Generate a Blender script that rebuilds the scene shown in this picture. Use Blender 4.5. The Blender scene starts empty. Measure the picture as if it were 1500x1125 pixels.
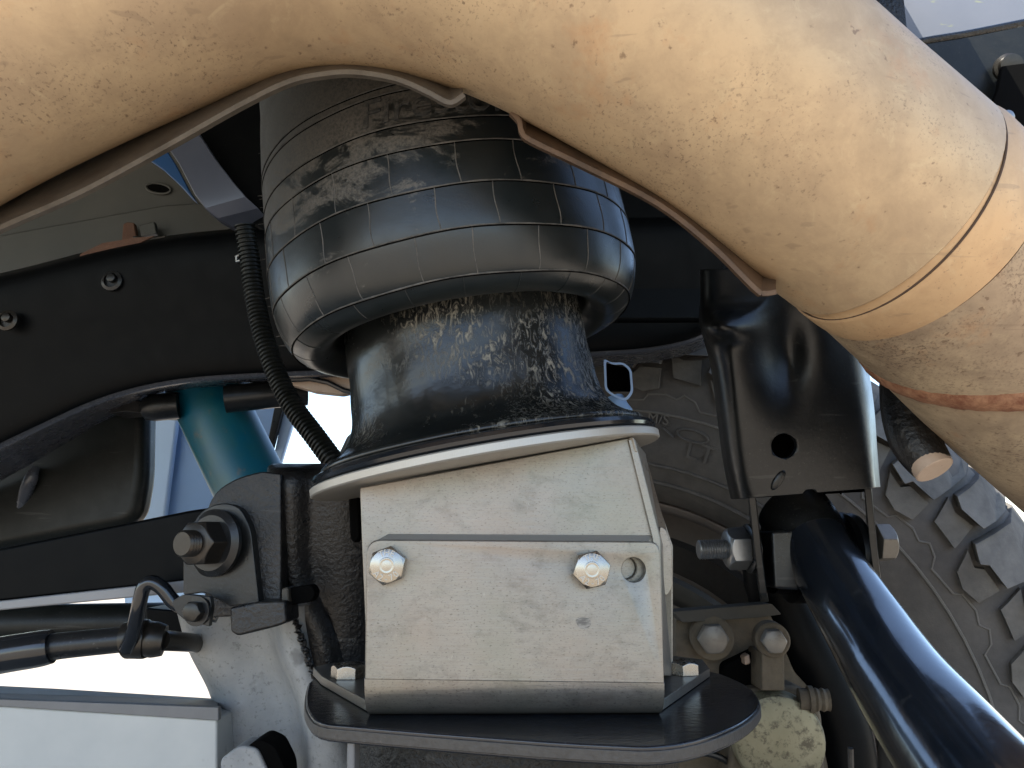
import bpy, bmesh, math, random
from mathutils import Vector, Matrix
rad = math.radians
random.seed(7)

# ------------------------------------------------------------------ camera
scene = bpy.context.scene
PITCH = rad(12.0)
FPX = 1500 * 26 / 36.0
cam_d = bpy.data.cameras.new('camera'); cam = bpy.data.objects.new('camera', cam_d)
scene.collection.objects.link(cam); scene.camera = cam
scene.cycles.max_bounces = 6; scene.cycles.diffuse_bounces = 3; scene.cycles.glossy_bounces = 4
cam_d.lens = 26; cam_d.sensor_width = 36; cam_d.clip_start = 0.01; cam_d.clip_end = 3000
cam.location = (0, 0, 0); cam.rotation_euler = (math.pi / 2 + PITCH, 0, 0)

# ------------------------------------------------------------------ sky, sun, exposure
SUN_AZ = rad(222); SUN_EL = rad(60)          # azimuth of the sun, clockwise from +Y
world = bpy.data.worlds.new('World'); scene.world = world; world.use_nodes = True
wn = world.node_tree.nodes; wl = world.node_tree.links
bg = wn['Background']; sky = wn.new('ShaderNodeTexSky'); sky.sky_type = 'NISHITA'
sky.sun_disc = False; sky.sun_elevation = SUN_EL; sky.sun_rotation = SUN_AZ
wl.new(sky.outputs[0], bg.inputs[0]); bg.inputs[1].default_value = 0.15
sun_d = bpy.data.lights.new('sun', 'SUN'); sun = bpy.data.objects.new('sun', sun_d)
scene.collection.objects.link(sun); sun_d.energy = 4.6; sun_d.angle = rad(0.5); sun_d.color = (1, .93, .82)
sdir = Vector((math.sin(SUN_AZ) * math.cos(SUN_EL), math.cos(SUN_AZ) * math.cos(SUN_EL), math.sin(SUN_EL)))
sun.rotation_euler = (-sdir).to_track_quat('-Z', 'Y').to_euler()
vs = scene.view_settings
vs.view_transform = 'Standard'; vs.look = 'None'; vs.exposure = 1.75; vs.gamma = 1; vs.use_curve_mapping = False

# ------------------------------------------------------------------ helpers
CP, SP = math.cos(PITCH), math.sin(PITCH)
def vw(x, d, z):                     # camera-levelled axes (right, forward, up) -> world direction
    return Vector((x, d * CP - z * SP, d * SP + z * CP))
def V(px, py, d): return vw((px - 750) / FPX * d, d, (562.5 - py) / FPX * d)
def W(px, py, Y):                    # point on the upright plane y = Y
    return V(px, py, Y / (CP - (562.5 - py) / FPX * SP))
def H(px, py, Z):                    # point on the level plane z = Z
    return V(px, py, Z / (SP + (562.5 - py) / FPX * CP))

COL = scene.collection
def finish(name, bm, mat, parent=None, bevel=0, sharp=32, seg=2, recalc=True):
    if recalc: bmesh.ops.recalc_face_normals(bm, faces=bm.faces)
    for f in bm.faces: f.smooth = True
    for e in bm.edges:
        if len(e.link_faces) == 2: e.smooth = e.calc_face_angle(0) < rad(sharp)
    me = bpy.data.meshes.new(name); bm.to_mesh(me); bm.free()
    return link(name, me, mat, parent, bevel, seg)
def link(name, me, mat, parent=None, bevel=0, seg=2):
    o = bpy.data.objects.new(name, me); COL.objects.link(o)
    if mat and not me.materials: me.materials.append(MAT[mat])
    if parent: o.parent = parent; o.matrix_parent_inverse = PINV[parent.name] if parent.name in PINV else Matrix()
    if bevel:
        m = o.modifiers.new('bevel', 'BEVEL'); m.width = bevel; m.segments = seg; m.limit_method = 'ANGLE'; m.angle_limit = rad(40)
        m.harden_normals = True
    return o
PINV = {}
def thing(name, label, cat, loc, group=None):
    o = bpy.data.objects.new(name, None); COL.objects.link(o); o.location = loc
    o.empty_display_size = .02
    o['label'] = label; o['category'] = cat
    if group: o['group'] = group
    PINV[o.name] = Matrix.Translation(loc).inverted()
    return o
def tag(o, label, cat, group=None):
    o['label'] = label; o['category'] = cat
    if group: o['group'] = group
    return o
def struct(o): o['kind'] = 'structure'; return o

def prism(pts, vec, bm=None):        # closed outline (world points) pushed along vec
    bm = bm or bmesh.new()
    a = [bm.verts.new(p) for p in pts]; b = [bm.verts.new(p + vec) for p in pts]
    n = len(pts); bm.faces.new(a); bm.faces.new(b[::-1])
    for i in range(n): bm.faces.new((a[i], a[(i + 1) % n], b[(i + 1) % n], b[i]))
    return bm
def plate(name, px, Y, thick, mat, parent=None, bevel=.001, vec=None, seg=2):
    f = Y if callable(Y) else (lambda x, y: Y)
    pts = [W(x, y, f(x, y)) for x, y in px]
    return finish(name, prism(pts, vec or Vector((0, thick, 0))), mat, parent, bevel, seg=seg)
def rnd(px, r, n=4):                 # round the corners of a pixel outline; r scalar or list
    out = []; N = len(px)
    for i, p in enumerate(px):
        rr = r[i] if isinstance(r, (list, tuple)) else r
        if rr <= 0: out.append(p); continue
        p = Vector(p); a = Vector(px[i - 1]) - p; b = Vector(px[(i + 1) % N]) - p
        ra = min(rr, a.length * .48); rb = min(rr, b.length * .48)
        A = p + a.normalized() * ra; B = p + b.normalized() * rb
        for k in range(n + 1):
            t = k / n; q = A.lerp(p, t).lerp(p.lerp(B, t), t); out.append((q.x, q.y))
    return out
def spline(P, n):                    # Catmull-Rom through tuples
    out = []; P = [tuple(p) for p in P]
    for i in range(len(P) - 1):
        p0 = P[max(i - 1, 0)]; p1 = P[i]; p2 = P[i + 1]; p3 = P[min(i + 2, len(P) - 1)]
        for k in range(n):
            t = k / n
            out.append(tuple(.5 * (2 * b + (c - a) * t + (2 * a - 5 * b + 4 * c - d) * t * t + (3 * b - a - 3 * c + d) * t ** 3) for a, b, c, d in zip(p0, p1, p2, p3)))
    out.append(P[-1]); return out
def frames(C):
    out = []; u = None
    for i, c in enumerate(C):
        t = (C[min(i + 1, len(C) - 1)] - C[max(i - 1, 0)]).normalized()
        if u is None: u = t.orthogonal().normalized()
        u = (u - t * u.dot(t)).normalized(); out.append((t, u, t.cross(u)))
    return out
def sweep(C, R, seg=24, cap=True, bm=None):
    bm = bm or bmesh.new(); fr = frames(C); rings = []
    for (t, u, v), c, r in zip(fr, C, R):
        rings.append([bm.verts.new(c + (u * math.cos(a) + v * math.sin(a)) * r) for a in [2 * math.pi * k / seg for k in range(seg)]])
    for a, b in zip(rings, rings[1:]):
        for k in range(seg): bm.faces.new((a[k], a[(k + 1) % seg], b[(k + 1) % seg], b[k]))
    if cap: bm.faces.new(rings[0][::-1]); bm.faces.new(rings[-1])
    return bm
def tube(name, P, mat, parent=None, seg=20, n=6, cap=True, bevel=0):   # P: (px, py, depth, radius)
    S = spline(P, n) if len(P) > 2 else P
    return finish(name, sweep([V(*s[:3]) for s in S], [s[3] for s in S], seg, cap), mat, parent, bevel)
def basis(ax):
    ax = ax.normalized(); u = ax.orthogonal().normalized(); return ax, u, ax.cross(u)
def lathe(A, ax, prof, seg=64, bm=None, closed=False, u=None):
    bm = bm or bmesh.new(); ax = ax.normalized()
    u = (u - ax * u.dot(ax)).normalized() if u else ax.orthogonal().normalized(); v = ax.cross(u)
    rings = []
    for s, r in prof:
        if r < 1e-6: rings.append([bm.verts.new(A + ax * s)])
        else: rings.append([bm.verts.new(A + ax * s + (u * math.cos(a) + v * math.sin(a)) * r) for a in [2 * math.pi * k / seg for k in range(seg)]])
    prs = list(zip(rings, rings[1:])) + ([(rings[-1], rings[0])] if closed else [])
    for a, b in prs:
        for k in range(seg):
            k2 = (k + 1) % seg
            if len(a) == 1 and len(b) == 1: continue
            if len(a) == 1: bm.faces.new((a[0], b[k2], b[k]))
            elif len(b) == 1: bm.faces.new((a[k], a[k2], b[0]))
            else: bm.faces.new((a[k], a[k2], b[k2], b[k]))
    return bm
def hexhead(A, ax, r, h, bm=None, turn=0, hole=0):       # hexagon with the chamfered corners of a rolled head
    bm = bm or bmesh.new(); ax, u, v = basis(ax); rc = r * .84
    def ring(s, fn, n=24): return [bm.verts.new(A + ax * s + (u * math.cos(a) + v * math.sin(a)) * fn(a - turn)) for a in [turn + 2 * math.pi * k / n for k in range(n)]]
    def hx(a):
        b = (a % (math.pi / 3)) - math.pi / 6; return r * math.cos(math.pi / 6) / math.cos(b)
    def topz(a): return h - max(0, hx(a) - rc) * .95
    n = 24; angs = [turn + 2 * math.pi * k / n for k in range(n)]
    r0 = ring(0, hx)
    r1 = [bm.verts.new(A + ax * topz(a - turn) + (u * math.cos(a) + v * math.sin(a)) * hx(a - turn)) for a in angs]
    r2 = ring(h, lambda a: rc * .97)
    rs = [r0, r1, r2]
    if hole: rs += [ring(h, lambda a: hole), ring(h * .3, lambda a: hole)]
    for a, b in zip(rs, rs[1:]):
        for k in range(n): bm.faces.new((a[k], a[(k + 1) % n], b[(k + 1) % n], b[k]))
    bm.faces.new(r0[::-1]); bm.faces.new(rs[-1]); return bm
def thread_prof(s0, s1, r, pitch):
    P = [(s0, 0), (s0, r)]; s = s0
    while s < s1 - pitch: P += [(s + pitch * .5, r * .9), (s + pitch, r)]; s += pitch
    return P + [(s1, r * .85), (s1, 0)]
def grid(rows, mat, name, parent=None, thick=.004, sub=2):   # rows of (px,py,depth) -> smooth shell with thickness
    bm = bmesh.new(); vs_ = [[bm.verts.new(V(*p)) for p in r] for r in rows]
    for a, b in zip(vs_, vs_[1:]):
        for k in range(len(a) - 1): bm.faces.new((a[k], a[k + 1], b[k + 1], b[k]))
    o = finish(name, bm, mat, parent, recalc=False)
    for p in o.data.polygons: p.use_smooth = True
    m = o.modifiers.new('sub', 'SUBSURF'); m.levels = sub; m.render_levels = sub
    m = o.modifiers.new('sol', 'SOLIDIFY'); m.thickness = thick; m.offset = 0
    return o
def text_mesh(body, size, extrude, font_shear=0):
    c = bpy.data.curves.new('txt', 'FONT'); c.body = body; c.size = size; c.extrude = extrude; c.shear = font_shear
    c.align_x = 'CENTER'; c.align_y = 'CENTER'; c.resolution_u = 3
    o = bpy.data.objects.new('txt', c); COL.objects.link(o)
    me = bpy.data.meshes.new_from_object(o.evaluated_get(bpy.context.evaluated_depsgraph_get()))
    bpy.data.objects.remove(o); return me
def text_at(name, body, size, depth, pos, right, up, mat, parent):
    me = text_mesh(body, size, depth); right = right.normalized(); n = right.cross(up).normalized(); up = n.cross(right)
    for v in me.vertices: v.co = pos + right * v.co.x + up * v.co.y + n * v.co.z
    me.materials.clear(); me.name = name
    return link(name, me, mat, parent)

# ------------------------------------------------------------------ materials
MAT = {}
class N:
    def __init__(s, name):
        m = bpy.data.materials.new(name); m.use_nodes = True; MAT[name] = m
        s.t = m.node_tree; s.b = s.t.nodes['Principled BSDF']
        s.co = s.t.nodes.new('ShaderNodeTexCoord').outputs['Object']
    def node(s, k, **kw):
        n = s.t.nodes.new(k)
        for a, v in kw.items(): setattr(n, a, v)
        return n
    def lk(s, a, b): s.t.links.new(a, b)
    def map(s, scale=(1, 1, 1), rot=(0, 0, 0)):
        n = s.node('ShaderNodeMapping'); n.inputs['Scale'].default_value = scale; n.inputs['Rotation'].default_value = rot
        s.lk(s.co, n.inputs['Vector']); return n.outputs[0]
    def noise(s, scale, detail=5, rough=.6, vec=None, dist=0):
        n = s.node('ShaderNodeTexNoise'); n.inputs['Scale'].default_value = scale; n.inputs['Detail'].default_value = detail
        n.inputs['Roughness'].default_value = rough; n.inputs['Distortion'].default_value = dist
        s.lk(vec or s.co, n.inputs['Vector']); return n.outputs['Fac']
    def ramp(s, fac, stops):
        n = s.node('ShaderNodeValToRGB'); e = n.color_ramp.elements
        while len(e) < len(stops): e.new(.5)
        for el, (p, c) in zip(e, stops):
            el.position = p; el.color = (c, c, c, 1) if not isinstance(c, tuple) else (*c, 1)
        s.lk(fac, n.inputs[0]); return n.outputs[0]
    def mix(s, fac, a, b, mode='MIX'):
        n = s.node('ShaderNodeMix', data_type='RGBA', blend_type=mode)
        for k, v in ((0, fac), (6, a), (7, b)):
            if isinstance(v, (int, float)): n.inputs[k].default_value = v
            elif isinstance(v, tuple): n.inputs[k].default_value = (*v, 1)
            else: s.lk(v, n.inputs[k])
        return n.outputs[2]
    def math(s, op, a, b=0.0):
        n = s.node('ShaderNodeMath', operation=op)
        for k, v in ((0, a), (1, b)):
            if isinstance(v, (int, float)): n.inputs[k].default_value = v
            else: s.lk(v, n.inputs[k])
        return n.outputs[0]
    def sep(s):
        n = s.node('ShaderNodeSeparateXYZ'); s.lk(s.co, n.inputs[0]); return n.outputs
    def rng(s, v, a, b, c=0, d=1):
        n = s.node('ShaderNodeMapRange'); s.lk(v, n.inputs[0])
        for i, x in enumerate((a, b, c, d)): n.inputs[i + 1].default_value = x
        return n.outputs[0]
    def set(s, color=None, rough=None, metal=None, spec=None, coat=None, bump=None):
        for k, v in (('Base Color', color), ('Roughness', rough), ('Metallic', metal), ('Specular IOR Level', spec), ('Coat Weight', coat)):
            if v is None: continue
            i = s.b.inputs[k]
            if isinstance(v, (int, float)): i.default_value = v
            elif isinstance(v, tuple): i.default_value = (*v, 1)
            else: s.lk(v, i)
        if bump:
            n = s.node('ShaderNodeBump'); n.inputs['Strength'].default_value = bump[1]; n.inputs['Distance'].default_value = bump[2]
            s.lk(bump[0], n.inputs['Height']); s.lk(n.outputs[0], s.b.inputs['Normal'])

def pipe_mat(name, ca, cb, cc, spk=.62, rough=.5):
    n = N(name)
    big = n.noise(9, 4, .55); mid = n.noise(55, 8, .7, None, .4); fine = n.noise(700, 4, .65)
    c = n.mix(n.ramp(big, [(.35, 0.0), (.65, 1.0)]), ca, cb)
    c = n.mix(n.ramp(n.noise(24, 7, .68, n.map((1, 1, 1), (1, 2, 0)), .5), [(.45, 0.0), (.66, .75)]), c, cc)
    c = n.mix(n.ramp(mid, [(.42, 0.0), (.72, .5)]), c, tuple(x * .74 for x in cc))
    c = n.mix(n.ramp(n.noise(90, 8, .75, n.map((1, 1, 1), (0, 1, 2)), .7), [(.56, 0.0), (.68, .4)]), c, (.60, .46, .28))
    c = n.mix(n.ramp(n.noise(34, 6, .7, n.map((1, 1, 1), (2, 0, 1))), [(.57, 0.0), (.70, .45)]), c, (.47, .25, .12))
    # flecks: small brown marks, a sparse set of larger ones and a dense fine set in patches
    st = n.map((1.1, .8, 1.3), (.3, .5, .2))
    f1 = n.ramp(n.noise(330, 3, .5, st), [(spk + .05, 0.0), (spk + .13, 1.0)])
    f2 = n.ramp(n.noise(900, 3, .6, st), [(spk - .05, 0.0), (spk + .05, 1.0)])
    patch = n.ramp(n.noise(18, 4, .65), [(.46, .06), (.60, 1.0)])
    c = n.mix(n.math('MULTIPLY', f1, .6), c, (.13, .07, .04))
    c = n.mix(n.math('MULTIPLY', n.math('MULTIPLY', f2, patch), .62), c, (.10, .06, .04))
    scr = n.ramp(n.noise(160, 2, .5, n.map((.12, 1, 2.2), (.4, .7, .5))), [(.67, 0.0), (.71, .3)])
    c = n.mix(scr, c, (.22, .15, .10))
    h = n.math('ADD', n.math('MULTIPLY', mid, .8), n.math('MULTIPLY', fine, .35))
    n.set(c, n.math('ADD', n.math('MULTIPLY', mid, .3), rough - .15), .25, bump=(h, .14, .0006))
    return n
pipe_mat('pipe_tan', (.51, .36, .215), (.57, .41, .245), (.41, .285, .175))
pipe_mat('pipe_band', (.58, .37, .195), (.60, .41, .23), (.50, .31, .165), .66)
pipe_mat('pipe_dirty', (.38, .27, .175), (.56, .43, .275), (.24, .17, .115), .57)
n = N('weld_rust'); c = n.mix(n.ramp(n.noise(140, 7, .75), [(.38, 0.0), (.62, 1.0)]), (.16, .055, .025), (.33, .17, .09))
n.set(c, .8, bump=(n.noise(500, 6, .7), .7, .001))
n = N('seam_dark'); n.set(n.mix(n.noise(200, 5, .7), (.03, .018, .012), (.10, .055, .03)), .8)
n = N('shield_steel'); c = n.mix(n.ramp(n.noise(60, 6, .7), [(.4, 0.0), (.65, 1.0)]), (.12, .10, .078), (.075, .06, .045))
n.set(c, .6, .2, bump=(n.noise(900, 4, .6), .3, .0004))
n = N('shield_brown'); c = n.mix(n.ramp(n.noise(60, 6, .7), [(.4, 0.0), (.65, 1.0)]), (.11, .066, .038), (.055, .034, .022))
n.set(c, .6, .2, bump=(n.noise(900, 4, .6), .3, .0004))

n = N('rubber')            # moulded rubber with dried mud on its upper left
x, y, z = n.sep()
zone = n.math('ADD', n.rng(z, .085, .18, -.12, .22), n.rng(x, -.0, -.09, -.06, .12))
m1 = n.noise(34, 9, .72, n.map((1, 1, 1.8), (0, .2, 0)), .6)
mud = n.ramp(n.math('ADD', m1, zone), [(.615, 0.0), (.68, .85)])
grain = n.ramp(n.noise(900, 3, .7), [(.35, .35), (.6, 1.0)])
mud = n.math('MULTIPLY', mud, grain)
film = n.ramp(n.noise(55, 7, .7), [(.4, 0.0), (.8, .4)])
c = n.mix(film, (.007, .010, .011), (.018, .021, .022))
c = n.mix(mud, c, (.10, .093, .082))
n.set(c, n.math('ADD', n.math('MULTIPLY', mud, .45), n.rng(n.noise(80, 5), .3, .7, .26, .40)), 0, .5, bump=(n.math('ADD', n.noise(1100, 3), n.math('MULTIPLY', mud, .8)), .10, .0005))
n = N('rubber_line'); n.set(n.mix(n.ramp(n.noise(120, 5, .7), [(.35, 0.0), (.7, 1.0)]), (.03, .031, .030), (.115, .108, .098)), .75)
n = N('rubber_dim'); n.set(n.mix(n.ramp(n.noise(260, 5, .7), [(.4, 0.0), (.65, 1.0)]), (.02, .022, .022), (.075, .07, .063)), .7)
n = N('piston')            # shiny black plastic with chalky scuffs
x, y, z = n.sep()
a = n.noise(260, 9, .78, n.map((1.3, 1.3, .55), (0, .15, 0)), 1.6); b = n.noise(26, 5, .6)
msk = n.ramp(n.math('ADD', n.noise(30, 5, .65, n.map((1, 1, 1), (1, 0, 1))), n.rng(x, -.07, .03, -.16, .05)), [(.36, 0.0), (.58, 1.0)])
sc = n.math('MULTIPLY', n.ramp(a, [(.515, 0.0), (.585, .5), (.67, 1.0)]), msk)
sc = n.math('MULTIPLY', sc, n.rng(z, -.002, .010, 0, 1))
c = n.mix(sc, n.mix(n.ramp(b, [(.4, 0.0), (.7, 1.0)]), (.005, .006, .006), (.014, .016, .016)), (.27, .25, .20))
n.set(c, n.math('ADD', n.math('MULTIPLY', sc, .4), .26), 0, .45, bump=(n.math('ADD', n.math('MULTIPLY', sc, .7), n.noise(240, 6, .6)), .28, .0007))
def blk(name, col=(.010, .011, .012), rough=.35, bs=700, bstr=.08, bd=.0005, spec=.5, dust=.25, dcol=(.05, .048, .045)):
    n = N(name); d = n.ramp(n.noise(45, 8, .75, None, .4), [(.42, 0.0), (.74, dust)])
    c = n.mix(d, col, dcol)
    if dust:
        sp_ = n.math('MULTIPLY', n.ramp(n.noise(750, 3, .6), [(.62, 0.0), (.70, 1.0)]), n.ramp(n.noise(22, 4, .6), [(.40, .05), (.65, .6)]))
        c = n.mix(n.math('MULTIPLY', sp_, min(1, dust * 1.8)), c, tuple(min(.3, x * 2.6 + .02) for x in dcol))
        sc_ = n.ramp(n.noise(120, 2, .5, n.map((.15, 1.5, 1.5), (.6, .4, .9))), [(.66, 0.0), (.70, dust * .7 if dust > .2 else 0.0)])
        c = n.mix(sc_, c, (.10, .098, .092))
    n.set(c, n.math('ADD', n.math('MULTIPLY', n.noise(60, 7, .7), .34), rough - .17), 0, spec, bump=(n.noise(bs, 5, .6), bstr, bd)); return n
blk('black_gloss', (.006, .008, .011), .15, 300, .04, .0006, .55, .1)
n = blk('arm_gloss', (.009, .012, .017), .17, 220, .10, .0008, 1.0, .22, (.04, .042, .046)); n.b.inputs['Coat Weight'].default_value = .8; n.b.inputs['Coat Roughness'].default_value = .08
blk('black_paint', (.006, .007, .008), .32, 500, .10, .0005, .38, .3)
blk('black_satin', (.004, .005, .0055), .34, 420, .16, .0007, .42, .28, (.026, .0255, .024))
blk('black_rough', (.005, .005, .0055), .32, 420, .6, .0012, .40, .30, (.035, .03, .026))
blk('black_frame', (.0014, .0018, .0022), .42, 500, .10, .0005, .07, .18, (.006, .006, .0065))
blk('sheen_grey', (.055, .06, .074), .26, dust=.3)  # grey-blue that paints the sheen of lit black surfaces
blk('black_plastic', (.006, .007, .006), .40, 500, .1, .0005, .22, .3, (.03, .03, .027))
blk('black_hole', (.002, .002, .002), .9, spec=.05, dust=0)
blk('axle_grit', (.003, .003, .003), .32, 330, .9, .0015, .3, .25, (.03, .028, .025))
blk('plate_black', (.006, .008, .012), .20, 300, .22, .0009, .6, .35, (.03, .032, .036))
def metal(name, ca, cb, rough, mt=.85, brush=None, bs=.1, mark=.35, mcol=(.2, .19, .17)):
    n = N(name); g = n.noise(brush[0], 5, .6, n.map(brush[1])) if brush else n.noise(300, 4)
    c = n.mix(g, ca, cb)
    mk = n.ramp(n.noise(95, 8, .75, n.map((.7, 1, 1.6)), .5), [(.57, 0.0), (.72, mark)])
    sm = n.ramp(n.noise(16, 4, .6), [(.4, 0.0), (.75, mark * .6)])
    dots = n.ramp(n.noise(700, 2, .5), [(.70, 0.0), (.76, mark)])
    c = n.mix(mk, c, mcol); c = n.mix(sm, c, mcol); c = n.mix(dots, c, (.1, .09, .08))
    n.set(c, n.math('ADD', n.math('MULTIPLY', g, .18), rough - .09), mt, bump=(g, bs, .0003)); return n
n = N('aluminium')
gr = n.noise(300, 6, .65, n.map((.22, 1, 5))); bl_ = n.noise(26, 5, .6); sp = n.noise(1300, 3, .65, n.map((.6, 1, 1.2)))
c = n.mix(gr, (.195, .184, .164), (.29, .276, .248)); c = n.mix(n.ramp(bl_, [(.35, 0.0), (.7, .55)]), c, (.185, .176, .160))
c = n.mix(n.ramp(n.noise(85, 9, .8, n.map((.8, 1, 1.3)), .25), [(.50, 0.0), (.66, .62)]), c, (.115, .108, .098))
c = n.mix(n.ramp(sp, [(.57, 0.0), (.68, .8)]), c, (.085, .08, .072))
c = n.mix(n.ramp(n.noise(110, 8, .8, n.map((1.6, 1, .7), (0, .4, 0)), .4), [(.63, 0.0), (.69, .4)]), c, (.44, .425, .395))
c = n.mix(n.ramp(n.noise(20, 5, .6, n.map((1, 1, 1), (1, 2, 3))), [(.42, 0.0), (.62, .6)]), c, n.mix(.5, c, (.27, .20, .16)))
c = n.mix(n.ramp(n.noise(17, 5, .6, n.map((1, 1, 1), (3, 1, 2))), [(.48, 0.0), (.66, .6)]), c, n.mix(.5, c, (.17, .185, .14)))
n.set(c, n.math('ADD', n.math('MULTIPLY', gr, .22), .26), .72, bump=(n.math('ADD', gr, n.math('MULTIPLY', sp, .5)), .16, .0004))
n = N('smudge'); n.set(n.mix(n.ramp(n.noise(500, 5, .7, n.map((.4, 1, 2))), [(.4, 0.0), (.6, 1.0)]), (.10, .096, .09), (.24, .23, .21)), .5, .5)
metal('aluminium_edge', (.33, .317, .29), (.42, .405, .37), .45, .6, (500, (6, 6, .4)), .2, .2)
metal('bolt_steel', (.29, .27, .235), (.40, .375, .33), .27, .95, None, .05, .15)
metal('bolt_dark', (.022, .022, .021), (.045, .043, .039), .34, .7, None, .15, .3, (.08, .05, .03))
metal('bolt_zinc', (.22, .225, .23), (.34, .34, .335), .36, .85, None, .1, .3)
metal('cut_edge', (.022, .021, .02), (.085, .08, .075), .5, .4, (500, (1, 1, 1)), .8, .7, (.04, .038, .036))
metal('rust_and_lit_tan', (.36, .26, .19), (.46, .36, .28), .6, .2, None, .3, .5, (.2, .1, .06))  # bare rust; also the painted warm light on the rail's lower tab
n = N('teal_paint'); c = n.mix(n.ramp(n.noise(28, 6, .65), [(.42, 0.0), (.66, 1.0)]), (.0, .075, .125), (.012, .085, .10))
c = n.mix(n.ramp(n.noise(60, 6, .7), [(.6, 0.0), (.7, .5)]), c, (.12, .09, .06)); n.set(c, .38, 0, .5, bump=(n.noise(300, 4), .06, .0005))
n = N('cast_grey')         # pale dusty casting, pitted
pit = n.ramp(n.noise(420, 4, .65), [(.33, 1.0), (.42, 0.0)])
c = n.mix(n.ramp(n.noise(40, 6, .6), [(.35, 0.0), (.7, 1.0)]), (.21, .218, .222), (.30, .305, .30))
c = n.mix(n.ramp(n.noise(50, 5, .6, n.map((1, 1, 1), (2, 1, 0))), [(.64, 0.0), (.72, .7)]), c, (.12, .12, .118))
n.set(n.mix(n.math('MULTIPLY', pit, .45), c, (.06, .06, .06)), .62, 0, .35, bump=(n.noise(380, 5, .6), .45, .001))
n = N('arm_pale'); c = n.mix(n.ramp(n.noise(18, 4), [(.35, 0.0), (.7, 1.0)]), (.36, .375, .37), (.43, .44, .425))
c = n.mix(n.ramp(n.noise(75, 3, .5), [(.68, 0.0), (.74, .7)]), c, (.25, .25, .24)); n.set(c, .5, 0, .4, bump=(n.noise(120, 4), .05, .001))
n = N('arm_grey'); n.set(n.mix(n.noise(60, 6, .7), (.09, .094, .10), (.16, .16, .16)), .5)
n = N('link_edge_lit'); n.set(n.mix(n.noise(60, 6, .7), (.16, .165, .175), (.22, .222, .23)), .4)  # pale grey standing for black paint where it catches light
n = N('floor_grey'); c = n.mix(n.ramp(n.noise(12, 5), [(.35, 0.0), (.7, 1.0)]), (.035, .037, .034), (.055, .054, .047))
n.set(c, .5, bump=(n.noise(90, 4), .05, .001))
n = N('panel_bluegrey'); c = n.mix(n.noise(25, 5), (.09, .10, .12), (.12, .128, .145))
c = n.mix(n.ramp(n.noise(40, 3, .5, n.map((1, 1, 4), (0, .3, 0))), [(.68, 0.0), (.74, .45)]), c, (.30, .32, .06)); n.set(c, .5)
n = N('strap_blue'); n.set(n.mix(n.noise(40, 5), (.06, .068, .095), (.085, .093, .12)), .3, .2)
n = N('body_and_lit_blue'); n.set(n.mix(n.noise(9, 4), (.20, .36, .62), (.30, .46, .72)), .45)  # body panel blue; also the painted blue light on the hose clip
n = N('deep_blue'); n.set(n.mix(n.noise(30, 4), (.01, .045, .13), (.015, .06, .16)), .3)
n = N('body_pale'); n.set((.50, .66, .86), .5)
n = N('rust_patch'); n.set(n.mix(n.noise(120, 6, .7), (.05, .024, .016), (.12, .055, .03)), .8, bump=(n.noise(400, 5), .4, .001))
n = N('tyre'); c = n.mix(n.ramp(n.noise(16, 8, .7), [(.35, 0.0), (.75, 1.0)]), (.075, .071, .068), (.135, .126, .115))
c = n.mix(n.ramp(n.noise(70, 7, .75), [(.6, 0.0), (.75, .5)]), c, (.13, .12, .105)); n.set(c, .88, 0, .12, bump=(n.noise(260, 6, .65), .3, .001))
n = N('tyre_block'); c = n.mix(n.ramp(n.noise(20, 8, .7), [(.35, 0.0), (.7, 1.0)]), (.08, .076, .07), (.16, .15, .133)); n.set(c, .9, 0, .1, bump=(n.noise(300, 6, .65), .35, .001))
n = N('tyre_line'); n.set((.14, .132, .12), .9, 0, .1)
n = N('rim_dull'); n.set(n.mix(n.noise(30, 6, .7), (.15, .13, .118), (.27, .235, .215)), .45, .5)
n = N('dusty_cast'); c = n.mix(n.ramp(n.noise(40, 7, .7), [(.35, 0.0), (.7, 1.0)]), (.07, .057, .042), (.14, .115, .08))
c = n.mix(n.ramp(n.noise(80, 5, .6), [(.6, 0.0), (.7, .7)]), c, (.07, .06, .045)); n.set(c, .75, .1, .3, bump=(n.noise(300, 6, .65), .5, .001))
metal('dusty_steel', (.16, .15, .13), (.26, .245, .22), .5, .5, None, .3, .8, (.09, .07, .05))
n = N('dusty_dark'); c = n.mix(n.noise(50, 7, .7), (.022, .022, .019), (.065, .057, .044)); n.set(c, .7, bump=(n.noise(300, 5), .3, .001))
n = N('piston_zinc'); c = n.mix(n.ramp(n.noise(30, 5), [(.35, 0.0), (.7, 1.0)]), (.19, .175, .11), (.26, .24, .16))
c = n.mix(n.ramp(n.noise(150, 6, .75), [(.50, 0.0), (.62, .9)]), c, (.07, .06, .04)); n.set(c, .5, .4, bump=(n.noise(300, 5), .2, .0006))
n = N('ground'); c = n.mix(n.ramp(n.noise(3, 8, .7), [(.3, 0.0), (.7, 1.0)]), (.24, .21, .17), (.29, .25, .20)); n.set(c, .9, bump=(n.noise(60, 6), .3, .005))

# ------------------------------------------------------------------ setting
bm = bmesh.new()
for q in ((-300, -300), (300, -300), (300, 300), (-300, 300)): bm.verts.new((q[0], q[1], -.42))
bm.faces.new(bm.verts); struct(finish('ground', bm, 'ground', None, recalc=False))

# underside of the load bed: the sheet overhead that shades everything here
bed = thing('load_bed', 'grey steel floor of the load bed seen from below at upper left', 'load bed', Vector((0, .3, .42)))
finish('floor_sheet', prism([Vector(p) for p in ((-1.9, -.38, .42), (.30, -.38, .42), (.30, .95, .42), (-1.9, .95, .42))], Vector((0, 0, .01))), 'floor_grey', bed, 0)

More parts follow.
